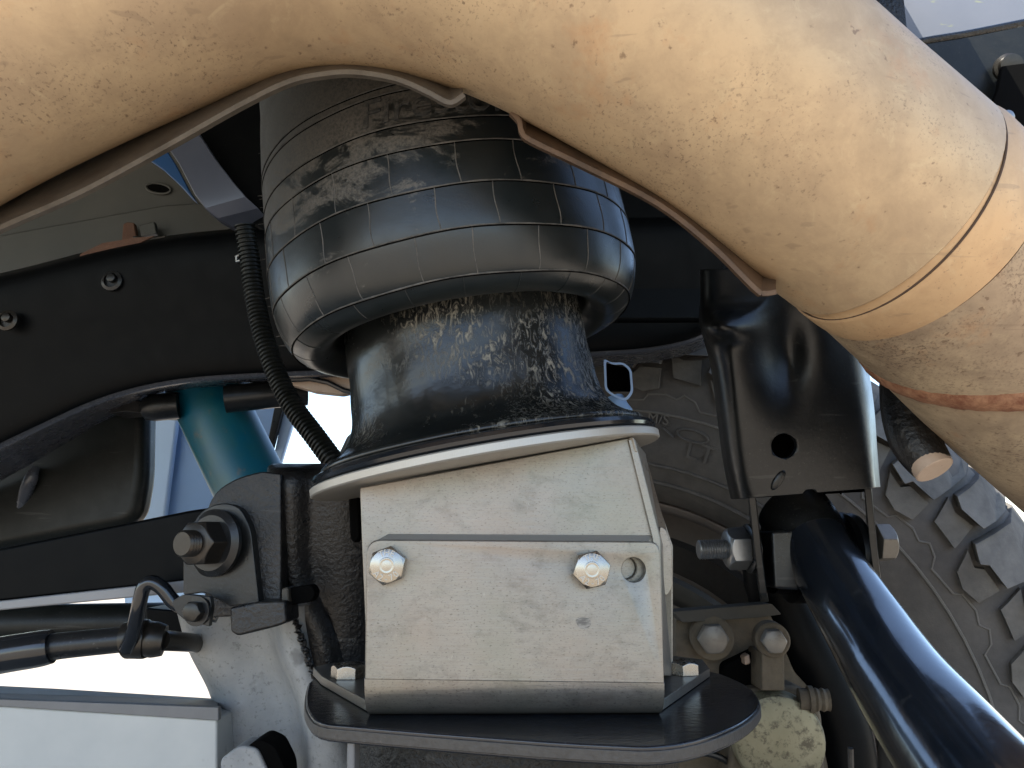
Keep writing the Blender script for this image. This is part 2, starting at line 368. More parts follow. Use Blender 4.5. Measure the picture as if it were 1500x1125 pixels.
# ------------------------------------------------------------------ frame rail
rail = thing('frame_rail', 'black steel chassis rail crossing behind the air spring', 'frame rail', W(200, 600, .60))
lo = [(-220, 755), (-160, 722), (-60, 680), (0, 650), (60, 622), (110, 598), (160, 578), (230, 560), (300, 551), (400, 546), (525, 541), (700, 530), (850, 516), (930, 514), (1000, 502), (1035, 488), (1062, 470)]
tops = [(-220, 452), (-160, 440), (-60, 420), (0, 406), (60, 392), (110, 378), (160, 366), (230, 352), (300, 344), (400, 336), (525, 330), (700, 325), (850, 322), (930, 320), (1000, 320), (1035, 320), (1062, 320)]
rows = [[(x, y - 3, .66) for x, y in tops], [(x, y, .615) for x, y in tops], [(x, y + 6, .607) for x, y in tops]]
for t in (.35, .7): rows.append([(a[0], a[1] + (b[1] - a[1]) * t, .606) for a, b in zip(tops, lo)])
def drop(x): return 20 + 34 * max(0, min(1, (230 - x) / 200))
rows += [[(x, y - 12, .604) for x, y in lo], [(x, y - 2, .607) for x, y in lo]]
grid(rows, 'black_frame', 'web', rail, .003, 2)
grid([[(x, y - 7, .609) for x, y in lo], [(x, y + 1, .609) for x, y in lo], [(x, y + 7, .614) for x, y in lo], [(x, y + drop(x) * .55, .66) for x, y in lo], [(x, y + drop(x), .70) for x, y in lo], [(x, y + drop(x) - 2, .705) for x, y in lo]], 'sheen_grey', 'lower_flange', rail, .003, 2)  # flange of the black rail, its reflected light put into a paler colour
C = [(x, y + drop(x) * .62) for x, y in lo]
tube('flange_seam', [(x, y, .672, .0022) for x, y in C[3:11]], 'black_rough', rail, 8, 4)
plate('spring_tower', rnd([(262, 190), (390, 60), (1120, 60), (1120, 430), (1040, 470), (520, 470), (395, 350), (330, 300)], 8), .575, .07, 'black_frame', rail, .006)
# rail tab right of the conduit, light from below put into its tan
plate('lower_tab', rnd([(430, 548), (525, 545), (525, 572), (500, 578), (460, 574), (420, 562)], 4), .615, .012, 'rust_and_lit_tan', rail, .002)
finish('tab_rib', sweep([W(x, y, .612) for x, y in ((425, 556), (455, 555), (480, 560), (505, 572), (522, 575))], [.0022] * 5, 8), 'black_gloss', rail)
for (x, y, m) in ((165, 412, 'black_paint'), (12, 470, 'bolt_dark')):
    A = W(x, y, .574); bo = finish('bolt', lathe(A, Vector((0, -1, 0)), [(0, .0), (0, .0085), (.002, .0085), (.003, .006), (.0, .006), (-.002, 0)], 24), m, rail)
    finish('stud', lathe(A + Vector((0, .001, .002)), Vector((0, -1, 0)), [(0, 0), (0, .0038), (.005, .0034), (.006, 0)], 16), m, bo)
plate('rust_smear', [(118, 372), (150, 356), (200, 348), (225, 346), (200, 358), (150, 371), (115, 380)], .580, .0015, 'rust_patch', rail, 0)
finish('cable_clip', sweep([W(x, y, .568) for x, y in ((352, 373), (346, 376), (347, 383), (354, 381))], [.0014] * 4, 8), 'bolt_zinc', rail)

# flat ledge above the rail: inner side of the bed, with hole
ledge = thing('bed_cross_sill', 'olive grey sheet steel sill with an oval hole above the rail', 'sill', W(150, 330, .66))
bm = prism([W(x, y, .66) for x, y in rnd([(-160, 300), (60, 300), (170, 240), (250, 200), (345, 290), (350, 360), (230, 352), (140, 370), (0, 402), (-160, 440)], 4)], Vector((0, .01, 0)))
finish('sill_face', bm, 'floor_grey', ledge, .001)
plate('sill_step', [(-160, 366), (0, 344), (120, 322), (240, 300), (300, 296), (350, 310), (350, 362), (230, 354), (140, 372), (0, 404), (-160, 442)], .653, .006, 'floor_grey', ledge, .002)
bmh = bmesh.new(); bmh.faces.new([bmh.verts.new(W(232 + 17 * math.cos(k * math.pi / 12), 275 + 6.5 * math.sin(k * math.pi / 12) + .12 * 17 * math.cos(k * math.pi / 12), .6585)) for k in range(24)])
finish('oval_hole', bmh, 'black_hole', ledge, recalc=False)
C = [W(232 + 18 * math.cos(k * math.pi / 12), 276 + 7.5 * math.sin(k * math.pi / 12) + .12 * 18 * math.cos(k * math.pi / 12), .6580) for k in range(25)]
finish('hole_rim', sweep(C, [.0011] * 25, 8, False), 'floor_grey', ledge)
plate('clip_tab', [(180, 328), (186, 325), (196, 326), (200, 350), (178, 352)], .64, .006, 'rust_patch', ledge, .001)
plate('clip_box', [(203, 330), (226, 324), (229, 342), (206, 346)], .64, .006, 'floor_grey', ledge, .001)
tube('clip_wire', [(196, 348, .635, .0016), (220, 350, .635, .002), (243, 347, .635, .0016)], 'bolt_dark', ledge, 8)
# brace
strap = thing('body_brace', 'smooth grey blue steel brace slanting down behind the spring', 'brace', W(330, 320, .55))
bm = bmesh.new()
L = [(225, 180), (243, 212), (262, 240), (285, 285), (300, 305), (318, 320), (350, 338), (400, 368)]; Rr = [(275, 170), (294, 200), (315, 232), (343, 268), (360, 288), (378, 305), (392, 318), (420, 345)]
def ribbon(L, R, Yl, Yr, th):
    bm = bmesh.new(); a = []
    for (l, r) in zip(L, R):
        p, q = W(*l, Yl), W(*r, Yr); a.append([bm.verts.new(c) for c in (p, q, q + Vector((0, th, 0)), p + Vector((0, th, 0)))])
    for s, t in zip(a, a[1:]):
        for k in range(4): bm.faces.new((s[k], s[(k + 1) % 4], t[(k + 1) % 4], t[k]))
    bm.faces.new(a[0]); bm.faces.new(a[-1]); return bm
YL = [.545, .545, .545, .545, .548, .556, .575, .60]
def ribbon2(L, R, Ys, th):
    bm = bmesh.new(); a = []
    for l, r, y in zip(L, R, Ys):
        p, q = W(*l, y), W(*r, y + .004); a.append([bm.verts.new(c) for c in (p, q, q + Vector((0, th, 0)), p + Vector((0, th, 0)))])
    for s, t in zip(a, a[1:]):
        for k in range(4): bm.faces.new((s[k], s[(k + 1) % 4], t[(k + 1) % 4], t[k]))
    bm.faces.new(a[0]); bm.faces.new(a[-1]); return bm
finish('flat_face', ribbon2(L, Rr, YL, .012), 'strap_blue', strap, .003)
L2 = [(190, 205), (215, 232), (238, 248), (262, 270), (282, 292)]; R2 = [(225, 190), (242, 216), (258, 242), (278, 280), (290, 298)]
finish('blue_flange', ribbon(L2, R2, .556, .556, .004), 'deep_blue', strap, .001)

# ------------------------------------------------------------------ far things seen through the gaps
pan = thing('fender_liner', 'pale blue body panel behind the teal shock absorber', 'body panel', W(270, 740, 1.05))
plate('panel_sheet', [(180, 590), (425, 560), (400, 640), (345, 760), (180, 790)], 1.05, .01, 'body_and_lit_blue', pan, .002)
plate('panel_fold', [(222, 600), (262, 596), (240, 770), (205, 775)], 1.035, .012, 'body_pale', pan, .004)
plate('edge_trim', [(402, 592), (417, 588), (398, 660), (390, 655)], 1.03, .012, 'black_paint', pan, .002)
plate('edge_return', [(417, 590), (440, 584), (408, 688), (395, 690)], 1.04, .012, 'body_pale', pan, .003)
lin = thing('mud_guard', 'large matt black moulded panel with rounded lower corner at left', 'mud guard', W(100, 800, .72))
plate('shell', rnd([(-200, 640), (214, 592), (212, 700), (200, 768), (0, 806), (-200, 840)], [0, 0, 20, 30, 0, 0], 6), .72, .03, 'black_plastic', lin, .012, seg=4)
tube('rim_roll', [(-200, 800, .74, .012), (0, 776, .74, .012), (120, 765, .74, .012), (190, 755, .745, .010)], 'black_plastic', lin, 14)
tube('guard_highlight', [(30, 745, .715, .004), (38, 720, .712, .006), (46, 700, .71, .006), (52, 685, .715, .004)], 'sheen_grey', lin, 12)  # thin paler tube painting a soft highlight on the black shell
tri = tag(plate('dark_tab', rnd([(493, 672), (508, 640), (540, 610), (560, 600), (560, 690), (500, 690)], 3), .52, .01, 'arm_grey', None, .002), 'small dark grey metal tab peeking out left of the piston', 'tab')

# ------------------------------------------------------------------ tyre and wheel
TC = V(890, 1105, .74); TR = .452
YAW = rad(20); TAX = vw(math.sin(YAW), math.cos(YAW), 0).normalized(); TU = vw(math.cos(YAW), -math.sin(YAW), 0).normalized(); TV = TAX.cross(TU) * 1
if TV.dot(vw(0, 0, 1)) < 0: TV = -TV
wheel = thing('road_wheel', 'dusty all terrain tyre on its wheel behind the suspension', 'wheel', TC)
PR = [(.075, .545), (.045, .56), (.022, .60), (.006, .68), (0, .79), (.003, .85), (.012, .895), (.03, .945), (.055, .97), (.1, .98), (.25, .98), (.29, .93), (.3, .8), (.26, .62)]
def tsurf(r):
    for (s0, r0), (s1, r1) in zip(PR, PR[1:]):
        if r0 <= r <= r1: return s0 + (s1 - s0) * (r - r0) / (r1 - r0)
    return PR[9][0]
def TP(th, r, out=0):              # polar point on the near sidewall
    a = rad(th); rr = r * TR
    return TC + TU * (math.cos(a) * rr) + TV * (math.sin(a) * rr) + TAX * (tsurf(min(r, .98)) - out)
tyre = finish('tyre', lathe(TC, TAX, [(s, r * TR) for s, r in PR], 128, closed=True, u=TU), 'tyre', wheel, sharp=50)
def polar_prism(pts, h, sink=.012, sub=3):
    bm = bmesh.new(); P = []
    for (a, b) in zip(pts, pts[1:] + pts[:1]):
        for k in range(sub): t = k / sub; P.append((a[0] + (b[0] - a[0]) * t, a[1] + (b[1] - a[1]) * t))
    top = [bm.verts.new(TP(a, r, h)) for a, r in P]; bot = [bm.verts.new(TP(a, r, -sink)) for a, r in P]
    n = len(P); bm.faces.new(top); bm.faces.new(bot[::-1])
    for i in range(n): bm.faces.new((top[i], top[(i + 1) % n], bot[(i + 1) % n], bot[i]))
    return bm
STEP = 13.0
def jit(P, rr_, a=.12, b=.0015): return [(t_ + rr_.uniform(-a, a), r_ + rr_.uniform(-b, b)) for t_, r_ in P]
tr_ = random.Random(11)
for i in range(-3, 9):
    t = i * STEP + 3
    finish('tread_block', polar_prism(jit([(t, .99), (t + 6.0, .99), (t + 7.6, .872), (t + 5.2, .858), (t + 4.6, .872), (t + 1.4, .872)], tr_), .014, .03), 'tyre_block', tyre, .0008)
    finish('tread_block', polar_prism(jit([(t + 7.3, .99), (t + 11.8, .99), (t + 12.9, .908), (t + 11.6, .896), (t + 8.4, .904)], tr_), .017, .03), 'tyre_block', tyre, .0008)
    finish('side_lug', polar_prism([(t + 1.2, .862), (t + 4.2, .862), (t + 5.0, .848), (t + 7.2, .858), (t + 5.6, .818), (t + 3.4, .808), (t + 1.0, .818)], .006, .006), 'tyre_block', tyre, .0006)
    finish('side_lug', polar_prism([(t + 8.9, .894), (t + 11.4, .886), (t + 13.2, .896), (t + 12.2, .845), (t + 8.1, .840)], .006, .006), 'tyre_block', tyre, .0006)
    zz = [(t, .808), (t + 2.6, .803), (t + 3.2, .790), (t + 7.3, .785), (t + 8.4, .803), (t + 10.2, .812), (t + 11.2, .800), (t + 13, .808)]
    finish('zigzag_ridge', sweep([TP(a, r, .0002) for a, r in zz], [.0011] * len(zz), 6), 'tyre_line', tyre)
    for k in range(4):
        finish('shoulder_sipe', sweep([TP(t + 3.0 + k * .45, .86 - k * .002, .001), TP(t + 3.0 + k * .45, .848 - k * .002, .001)], [.0011] * 2, 5), 'tyre_line', tyre)
for r, w in ((.765, .0014), (.65, .002), (.61, .0025)):
    C = [TP(a, r, .0005) for a in range(-30, 131, 4)]; finish('sidewall_ring', sweep(C, [w] * len(C), 6), 'tyre_line' if r > .7 else 'tyre', tyre)
def tyre_text(body, th, r, size, mat='tyre'):
    me = text_mesh(body, size, .0012); a0 = rad(th)
    for v in me.vertices:
        aa = th - math.degrees(v.co.x / (r * TR)); v.co = TP(aa, r + v.co.y / TR, .001 + v.co.z)
    me.materials.clear(); me.name = 'lettering'; return link('lettering', me, mat, tyre)
tyre_text('LT', 73.5, .70, .026); tyre_text('M/S', 81.5, .752, .014, 'tyre_line')
C = [TP(75.5 - 2.6 * math.cos(k / 16 * 2 * math.pi), .732 + .013 * math.sin(k / 16 * 2 * math.pi), .0012) for k in range(17)]
finish('oval_emblem', sweep(C, [.0014] * 17, 6, False), 'tyre', tyre)
finish('chevron_emblem', sweep([TP(79.5, .746, .0012), TP(80.6, .735, .0012), TP(78.6, .719, .0012)], [.0016] * 3, 6), 'tyre', tyre)
finish('rim', lathe(TC, TAX, [(.09, .53 * TR), (.07, .555 * TR), (.062, .567 * TR), (.066, .578 * TR), (.10, .57 * TR), (.16, .53 * TR), (.22, .50 * TR), (.235, .0)], 96), 'rim_dull', wheel, sharp=50)
finish('rim_flange', lathe(TC, TAX, [(.060, .530 * TR), (.052, .542 * TR), (.052, .552 * TR), (.062, .560 * TR), (.075, .54 * TR)], 96, closed=True), 'rim_dull', wheel, sharp=60)
# brake disc shield
shield = thing('brake_backing', 'dark dusty brake disc and backing plate inside the wheel', 'brake disc', V(980, 1000, .66))
BC = V(905, 1085, .70)
finish('backing_plate', lathe(BC, TAX, [(0, 0), (0, .150), (-.006, .158), (-.006, .165), (.004, .167), (.004, 0)], 72), 'dusty_dark', shield, sharp=40)
finish('disc_edge', lathe(BC, TAX, [(.006, .17), (.006, .195), (.03, .195), (.03, .17)], 72, closed=True), 'bolt_dark', shield, sharp=40)
finish('shield_step', lathe(BC, TAX, [(-.006, .105), (-.012, .112), (-.012, .138), (-.006, .146)], 72), 'dusty_cast', shield, sharp=40)

# ------------------------------------------------------------------ brake caliper
cal = thing('brake_caliper', 'dusty tan brake caliper with a round zinc piston cover', 'caliper', W(1110, 1125, .53))
plate('carrier_plate', rnd([(990, 905), (1090, 893), (1130, 900), (1165, 985), (1190, 1010), (1215, 1125), (1230, 1200), (985, 1200)], 8), .56, .04, 'dusty_cast', cal, .004)
plate('carrier_lip', rnd([(985, 896), (1130, 884), (1145, 900), (1110, 905), (1000, 912)], 3), .545, .02, 'dusty_dark', cal, .003)
plate('recess', rnd([(1060, 975), (1112, 950), (1116, 1030), (1060, 1040)], 8), .548, .02, 'black_hole', cal, .002)
plate('slide_post', rnd([(1116, 955), (1149, 955), (1150, 1012), (1116, 1012)], 3), .525, .03, 'dusty_cast', cal, .004)
plate('caliper_body', rnd([(1090, 1010), (1175, 1003), (1205, 1040), (1215, 1200), (1060, 1200), (1075, 1060)], 16), .535, .05, 'dusty_cast', cal, .008, seg=3)
def lathe_px(name, px, py, Y, ax, prof, mat, parent, seg=40, sharp=40):
    return finish(name, lathe(W(px, py, Y), ax, prof, seg), mat, parent, sharp=sharp)
FRONT = Vector((-.12, -1, -.05))
lathe_px('piston_cover', 1138, 1082, .53, FRONT, [(-.02, .030), (.004, .030), (.008, .0285), (.0095, .025), (.0095, .0), ], 'piston_zinc', cal)
for (x, y, r) in ((1043, 934, .0150), (1131, 937, .0115)):
    lathe_px('bolt_washer', x, y, .548 if x < 1100 else .525, FRONT, [(-.01, 0), (-.01, r), (.002, r), (.003, r * .9), (.003, 0)], 'dusty_cast', cal, 32)
    bo = finish('bolt_head', hexhead(W(x, y, .545 if x < 1100 else .522), FRONT, r * .72, .009, turn=.3), 'dusty_steel', cal, .0006)
lathe_px('bleed_screw', 1170, 1024, .522, Vector((1, -.15, 0)), [(0, 0), (0, .007), (.006, .007), (.006, .0085), (.009, .0085), (.009, .0065), (.011, .0075), (.013, .0065), (.015, .0075), (.017, .0065), (.019, .007), (.020, 0)], 'dusty_cast', cal, 20)
plate('pad_tab', [(1090, 962), (1098, 958), (1100, 972), (1092, 975)], .54, .01, 'rust_and_lit_tan', cal, .001)
tube('brake_pipe', [(1000, 1108, .50, .0022), (1030, 1103, .50, .0022), (1060, 1112, .50, .0022), (1085, 1135, .50, .0022)], 'black_paint', cal, 10)

hose = tag(tube('curved_arm', [(1128, 800, .56, .022), (1140, 870, .56, .023), (1172, 940, .55, .022), (1208, 1010, .54, .021), (1235, 1080, .53, .020), (1245, 1170, .52, .020)], 'black_frame', None, 20), 'matt black curved tube sweeping down between caliper and control arm', 'tube')
tag(tube('thin_rod', [(1246, 1096, .40, .0016), (1247, 1140, .40, .0016)], 'cut_edge', None, 8), 'thin pale metal rod standing at the bottom beside the curved tube', 'rod')

# ------------------------------------------------------------------ upper arm mount and control arm
mnt = thing('arm_mount', 'black stamped steel bracket with round hole holding the control arm', 'bracket', W(1180, 735, .43))
rows = []
RW = [(395, 1030, 1120, 1190, 1240, 1250), (440, 1030, 1110, 1190, 1240, 1252), (470, 1028, 1075, 1180, 1245, 1256), (500, 1036, 1066, 1180, 1250, 1262), (540, 1046, 1070, 1180, 1255, 1268), (600, 1054, 1076, 1180, 1262, 1276), (660, 1062, 1083, 1183, 1268, 1280), (700, 1070, 1090, 1186, 1272, 1283), (722, 1075, 1096, 1190, 1275, 1285)]
def mount_d(py, k): return (.485, .437, .43, .437, .485)[k] + (.02 if py < 480 else 0)
bm = bmesh.new(); nx = 24; gridv = []
HX, HY, HR = 1147, 653, 18
ys = []
RS = spline(RW, 4)
for row in RS:
    y = row[0]; xs = row[1:]
    cols = spline([(xs[0], .51), (xs[0] + 4, .470), (xs[0] + 9, .447), (xs[1], .4365), (xs[1] + 22, .4335), (xs[2], .432), (xs[3] - 22, .4335), (xs[3], .4365), (xs[4] - 6, .447), (xs[4] - 1, .470), (xs[4], .51)], 3)
    # pressed-in dent on the upper right half
    gridv.append([(x, y - 6 * (1 - abs((x - 1180) / 105.0)) * 0 + (-.08 * (x - 1180) if y > 690 else -.08 * (x - 1180) * max(0, (y - 560) / 130)),
                   d + .016 * math.exp(-((x - 1150) / 26) ** 2 - ((y - 520) / 60) ** 2) * (1 if y < 620 else .5) - .016 * math.exp(-((x - 1055) / 30) ** 2 - ((y - 478) / 18) ** 2)) for x, d in cols])
vv = [[bm.verts.new(V(*p)) for p in r] for r in gridv]
for a, b in zip(vv, vv[1:]):
    for k in range(len(a) - 1): bm.faces.new((a[k], a[k + 1], b[k + 1], b[k]))
o = finish('channel', bm, 'black_satin', mnt, recalc=False)
for p in o.data.polygons: p.use_smooth = True
m = o.modifiers.new('sub', 'SUBSURF'); m.levels = 2; m.render_levels = 2
m = o.modifiers.new('sol', 'SOLIDIFY'); m.thickness = .004; m.offset = 0
HC = V(HX, HY, .430); HN = vw(0, -1, 0)
# real openings: cutters removed with booleans, then deleted after baking the mesh
def cut(o, bmc):
    me = bpy.data.meshes.new('cutter'); bmesh.ops.recalc_face_normals(bmc, faces=bmc.faces); bmc.to_mesh(me); bmc.free()
    c = bpy.data.objects.new('cutter', me); COL.objects.link(c)
    mb = o.modifiers.new('cut', 'BOOLEAN'); mb.operation = 'DIFFERENCE'; mb.object = c; mb.solver = 'EXACT'
    dg = bpy.context.evaluated_depsgraph_get(); dg.update()
    nm = bpy.data.meshes.new_from_object(o.evaluated_get(dg)); o.modifiers.clear(); old = o.data; o.data = nm; nm.name = o.name
    bpy.data.objects.remove(c)
cut(o, lathe(V(HX, HY, .432) - HN * .04, HN, [(0, 0), (0, .0084), (.08, .0062), (.08, 0)], 40))
cut(o, lathe(V(1185, 729, .432) - HN * .04, HN, [(0, 0), (0, .0056), (.08, .0050), (.08, 0)], 32))
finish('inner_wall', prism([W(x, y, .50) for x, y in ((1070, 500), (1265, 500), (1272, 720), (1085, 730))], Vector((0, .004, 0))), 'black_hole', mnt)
for (x0, x1, yb, yt, nm) in ((1096, 1114, 882, 725, 'ear'), (1266, 1284, 862, 715, 'ear')):
    a = V(x0, yt, .452); bm = bmesh.new()
    pts = [V(x0, yt, .449), V(x0 + 8, 800, .449), V(x0 + (17 if x0 < 1200 else 14), yb - 12, .449), V(x0 + (20 if x0 < 1200 else 16), yb, .455), V(x0 + (18 if x0 < 1200 else 14), yb, .50), V(x0 + 4, 800, .52), V(x0, yt, .52)]
    finish(nm, prism(pts, vw(.0045, 0, 0)), 'black_satin', mnt, .0008)
# pressed dents and casting marks
for (x, y, a, ln) in ((1140, 703, 1.0, .007), (1246, 690, .75, .008)):
    c = V(x, y, .4310 if x < 1200 else .4335); d = vw(math.cos(a), 0, math.sin(a)).normalized(); bm = bmesh.new()
    bmesh.ops.create_icosphere(bm, subdivisions=3, radius=1); q = vw(0, 1, 0); pr = d.cross(q)
    for v in bm.verts: v.co = c + d * v.co.x * ln + pr * v.co.y * .0028 + q * v.co.z * .0016
    finish('pressed_mark', bm, 'black_satin', mnt, sharp=180)
tube('scratch', [(1238, 704, .4318, .0006), (1236, 714, .4318, .0009), (1231, 724, .4315, .0005)], 'black_hole', mnt, 6)
for s, x, y, sz in (('9', 1118, 648, .0056), ('=', 1120, 661, .0058), ('0', 1107, 601, .0050), ('0', 1109, 612, .0050), ('0', 1112, 623, .0050)):
    text_at('stamp', s, sz, .0004, V(x, y, .4322), vw(1, .0, .15), vw(-.1, 0, 1), 'rubber_dim', mnt)
# bushing
finish('bushing', lathe(V(1128, 815, .495), vw(1, .02, -.02), [(0, 0), (0, .024), (.012, .024), (.012, .030), (.05, .030), (.05, .024), (.060, .024), (.060, 0)], 40), 'black_frame', mnt)
finish('bushing_sleeve', lathe(V(1240, 812, .485), vw(1, .02, -.02), [(0, .014), (0, .026), (.003, .027), (.006, .026), (.006, .014)], 40, closed=True), 'black_paint', mnt)
BA = V(1104, 803, .475); BX = vw(-1, -.04, -.02)
bt = finish('pivot_bolt', lathe(BA, BX, thread_prof(0, .036, .0062, .0016), 28), 'bolt_zinc', mnt, sharp=20)
finish('nut', hexhead(BA + BX * .005, BX, .0135, .013, turn=.2), 'bolt_zinc', bt, .0005)
finish('flange_washer', lathe(BA, BX, [(0, 0), (0, .0155), (.004, .0155), (.005, .013), (.005, 0)], 32), 'black_paint', bt)
finish('bolt_head', hexhead(V(1281, 795, .475), vw(1, .02, 0), .0125, .0105, turn=.1), 'dusty_steel', bt, .0006)

arm = thing('control_arm', 'glossy black tubular control arm running to the lower right corner', 'control arm', V(1400, 1125, .34))
tube('arm_tube', [(1158, 742, .50, .0212), (1192, 796, .475, .0216), (1230, 858, .448, .0222), (1274, 928, .413, .0232), (1320, 1000, .375, .0242), (1384, 1085, .335, .0262), (1465, 1190, .295, .0280), (1535, 1270, .27, .0285)], 'arm_gloss', arm, 48, 8)
tube('weld_collar', [(1160, 746, .499, .0236), (1182, 780, .483, .0238), (1192, 796, .475, .0218)], 'black_paint', arm, 40, 4)
plate('arm_gusset', rnd([(1130, 778), (1168, 776), (1172, 865), (1134, 862)], 6), .475, .03, 'black_paint', arm, .003)

# ------------------------------------------------------------------ loop clip beside the piston, blue light put into its edge colour
clip = thing('hose_clip', 'small black looped clip with blue light painted on its edge right of the piston', 'clip', V(905, 605, .45))
lp = rnd([(884, 524), (896, 532), (912, 530), (925, 540), (928, 575), (918, 588), (900, 582), (886, 572)], 7)
C = [V(x, y, .44) for x, y in lp]; C.append(C[0]); C.append(C[1])
bm = bmesh.new(); rows_ = []
cx, cy = 906, 556
for x, y in lp: rows_.append([bm.verts.new(V(x, y, .44)), bm.verts.new(V(x, y, .465)), bm.verts.new(V(cx + (x - cx) * .84, cy + (y - cy) * .88, .465)), bm.verts.new(V(cx + (x - cx) * .84, cy + (y - cy) * .88, .44))])
for i in range(len(rows_)):
    a, b = rows_[i], rows_[(i + 1) % len(rows_)]
    for k in range(4): bm.faces.new((a[k], b[k], b[(k + 1) % 4], a[(k + 1) % 4]))
finish('loop', bm, 'body_and_lit_blue', clip)
plate('loop_back', [(888, 532), (924, 540), (926, 572), (890, 572)], .455, .004, 'black_hole', clip, 0)
tube('clip_stem', [(900, 584, .448, .006), (905, 596, .445, .0065), (920, 606, .44, .004)], 'body_and_lit_blue', clip, 12)

# ------------------------------------------------------------------ teal shock absorber
shk = thing('shock_absorber', 'teal painted shock absorber tube behind the conduit', 'shock absorber', V(375, 700, .56))
tube('damper_body', [(255, 480, .72, .0325), (374, 725, .66, .0320)], 'teal_paint', shk, 48)
tube('upper_eye', [(214, 600, .655, .010), (228, 597, .655, .012), (262, 594, .66, .012)], 'black_paint', shk, 20, bevel=.002)
plate('eye_bracket', rnd([(150, 596), (185, 588), (240, 584), (262, 590), (262, 608), (225, 608), (185, 603), (160, 606)], 6), .655, .03, 'black_rough', shk, .003)
tube('mount_sleeve', [(330, 585, .64, .012), (400, 578, .65, .012), (450, 576, .66, .011)], 'black_paint', shk, 20)

# ------------------------------------------------------------------ corrugated conduit
con = spline([(358, 330, .545), (366, 380, .545), (374, 440, .54), (388, 500, .53), (408, 555, .52), (432, 600, .51), (462, 640, .50), (494, 684, .49), (510, 710, .49)], 26)
PC = [V(*c) for c in con]; dist = 0; Cc = []; Rc = []
cum = [0]
for a, b in zip(PC, PC[1:]): cum.append(cum[-1] + (b - a).length)
pitch = .0031; s = 0; j = 0
while s < cum[-1]:
    while cum[j + 1] < s: j += 1
    t = (s - cum[j]) / max(1e-9, cum[j + 1] - cum[j]); Cc.append(PC[j].lerp(PC[j + 1], t))
    Rc.append((.0074, .0074, .0060, .0060)[len(Rc) % 4]); s += pitch / 4
tag(finish('corrugated_conduit', sweep(Cc, Rc, 18), 'black_plastic', None, sharp=25), 'thin black corrugated cable conduit hanging left of the spring', 'conduit')

# ------------------------------------------------------------------ lower left: castings, link, brake line
hub = thing('axle_bracket', 'black and grey cast axle bracket left of the aluminium bracket', 'axle bracket', V(420, 1125, .40))
cols = [(385, .425), (392, .400), (408, .388), (430, .386), (455, .395), (480, .392), (540, .395), (620, .42)]
rows = []
for y in (684, 690, 720, 780, 860, 930, 1000, 1060):
    sh = (y - 690) * .12 if y > 860 else 0
    rows.append([(x + (sh + 20 if k < 5 else 0 + sh * .3) * (1 if y > 860 else 0) + (18 if k == 0 and y < 695 else 0), y + (12 if k == 0 and y < 700 else 0), d + (.03 if y < 687 else 0)) for k, (x, d) in enumerate(cols)])
grid(rows, 'black_rough', 'upper_housing', hub, .004)
# weld run down the housing
C = []; Rr_ = []
for k in range(60):
    t = k / 59; C.append(V(402 + 6 * t + random.uniform(-1.5, 1.5), 745 + 125 * t, .387 - .002)); Rr_.append(.0022 + random.uniform(-.0005, .0007))
finish('weld_bead', sweep(C, Rr_, 8), 'black_rough', hub)
C = []; Rr_ = []
for k in range(70):
    t = k / 69; x = 432 + 8 * math.sin(t * 1.4) * 2 + 22 * t * t; C.append(V(x + random.uniform(-2, 2), 900 + 112 * t, .382 - .004 * t)); Rr_.append(.0014 + random.uniform(-.0006, .0008))
finish('weld_bead', sweep(C, Rr_, 8), 'black_rough', hub)
rows = []
for y, L_, M_, R_ in ((880, 262, 430, 450), (910, 270, 425, 455), (950, 280, 425, 455), (985, 300, 440, 465), (1020, 318, 455, 478), (1060, 322, 462, 505), (1100, 320, 462, 515), (1160, 316, 462, 530)):
    w = M_ - L_
    rows.append([(L_ - 2, y, .47), (L_, y, .425), (L_ + w * .25, y, .42), (L_ + w * .6, y, .428), (L_ + w * .85, y, .425), (M_ - 18 + (y - 880) * .03, y, .410), (M_ - 14 + (y - 880) * .03, y, .388), (M_, y, .383), (R_, y, .386), (R_ + 8, y, .42)])
grid(rows, 'cast_grey', 'lower_casting', hub, .004)
plate('lug_plate', rnd([(298, 760), (312, 722), (345, 700), (385, 690), (412, 694), (412, 900), (300, 905)], [20, 25, 25, 10, 4, 4, 4]), .385, .012, 'black_rough', hub, .002)
plate('slot_pocket', rnd([(418, 862), (456, 856), (463, 868), (456, 882), (418, 888)], 6), .372, .01, 'black_hole', hub, .001)
tube('slot_pin', [(418, 879, .378, .004), (452, 874, .378, .0042)], 'bolt_zinc', hub, 12)
plate('slot_lip', [(412, 862), (422, 860), (424, 890), (412, 892)], .368, .012, 'dusty_dark', hub, .001)
plate('housing_slot', rnd([(510, 720), (524, 720), (527, 785), (520, 796), (513, 790)], 4), .378, .01, 'black_hole', hub, .001)
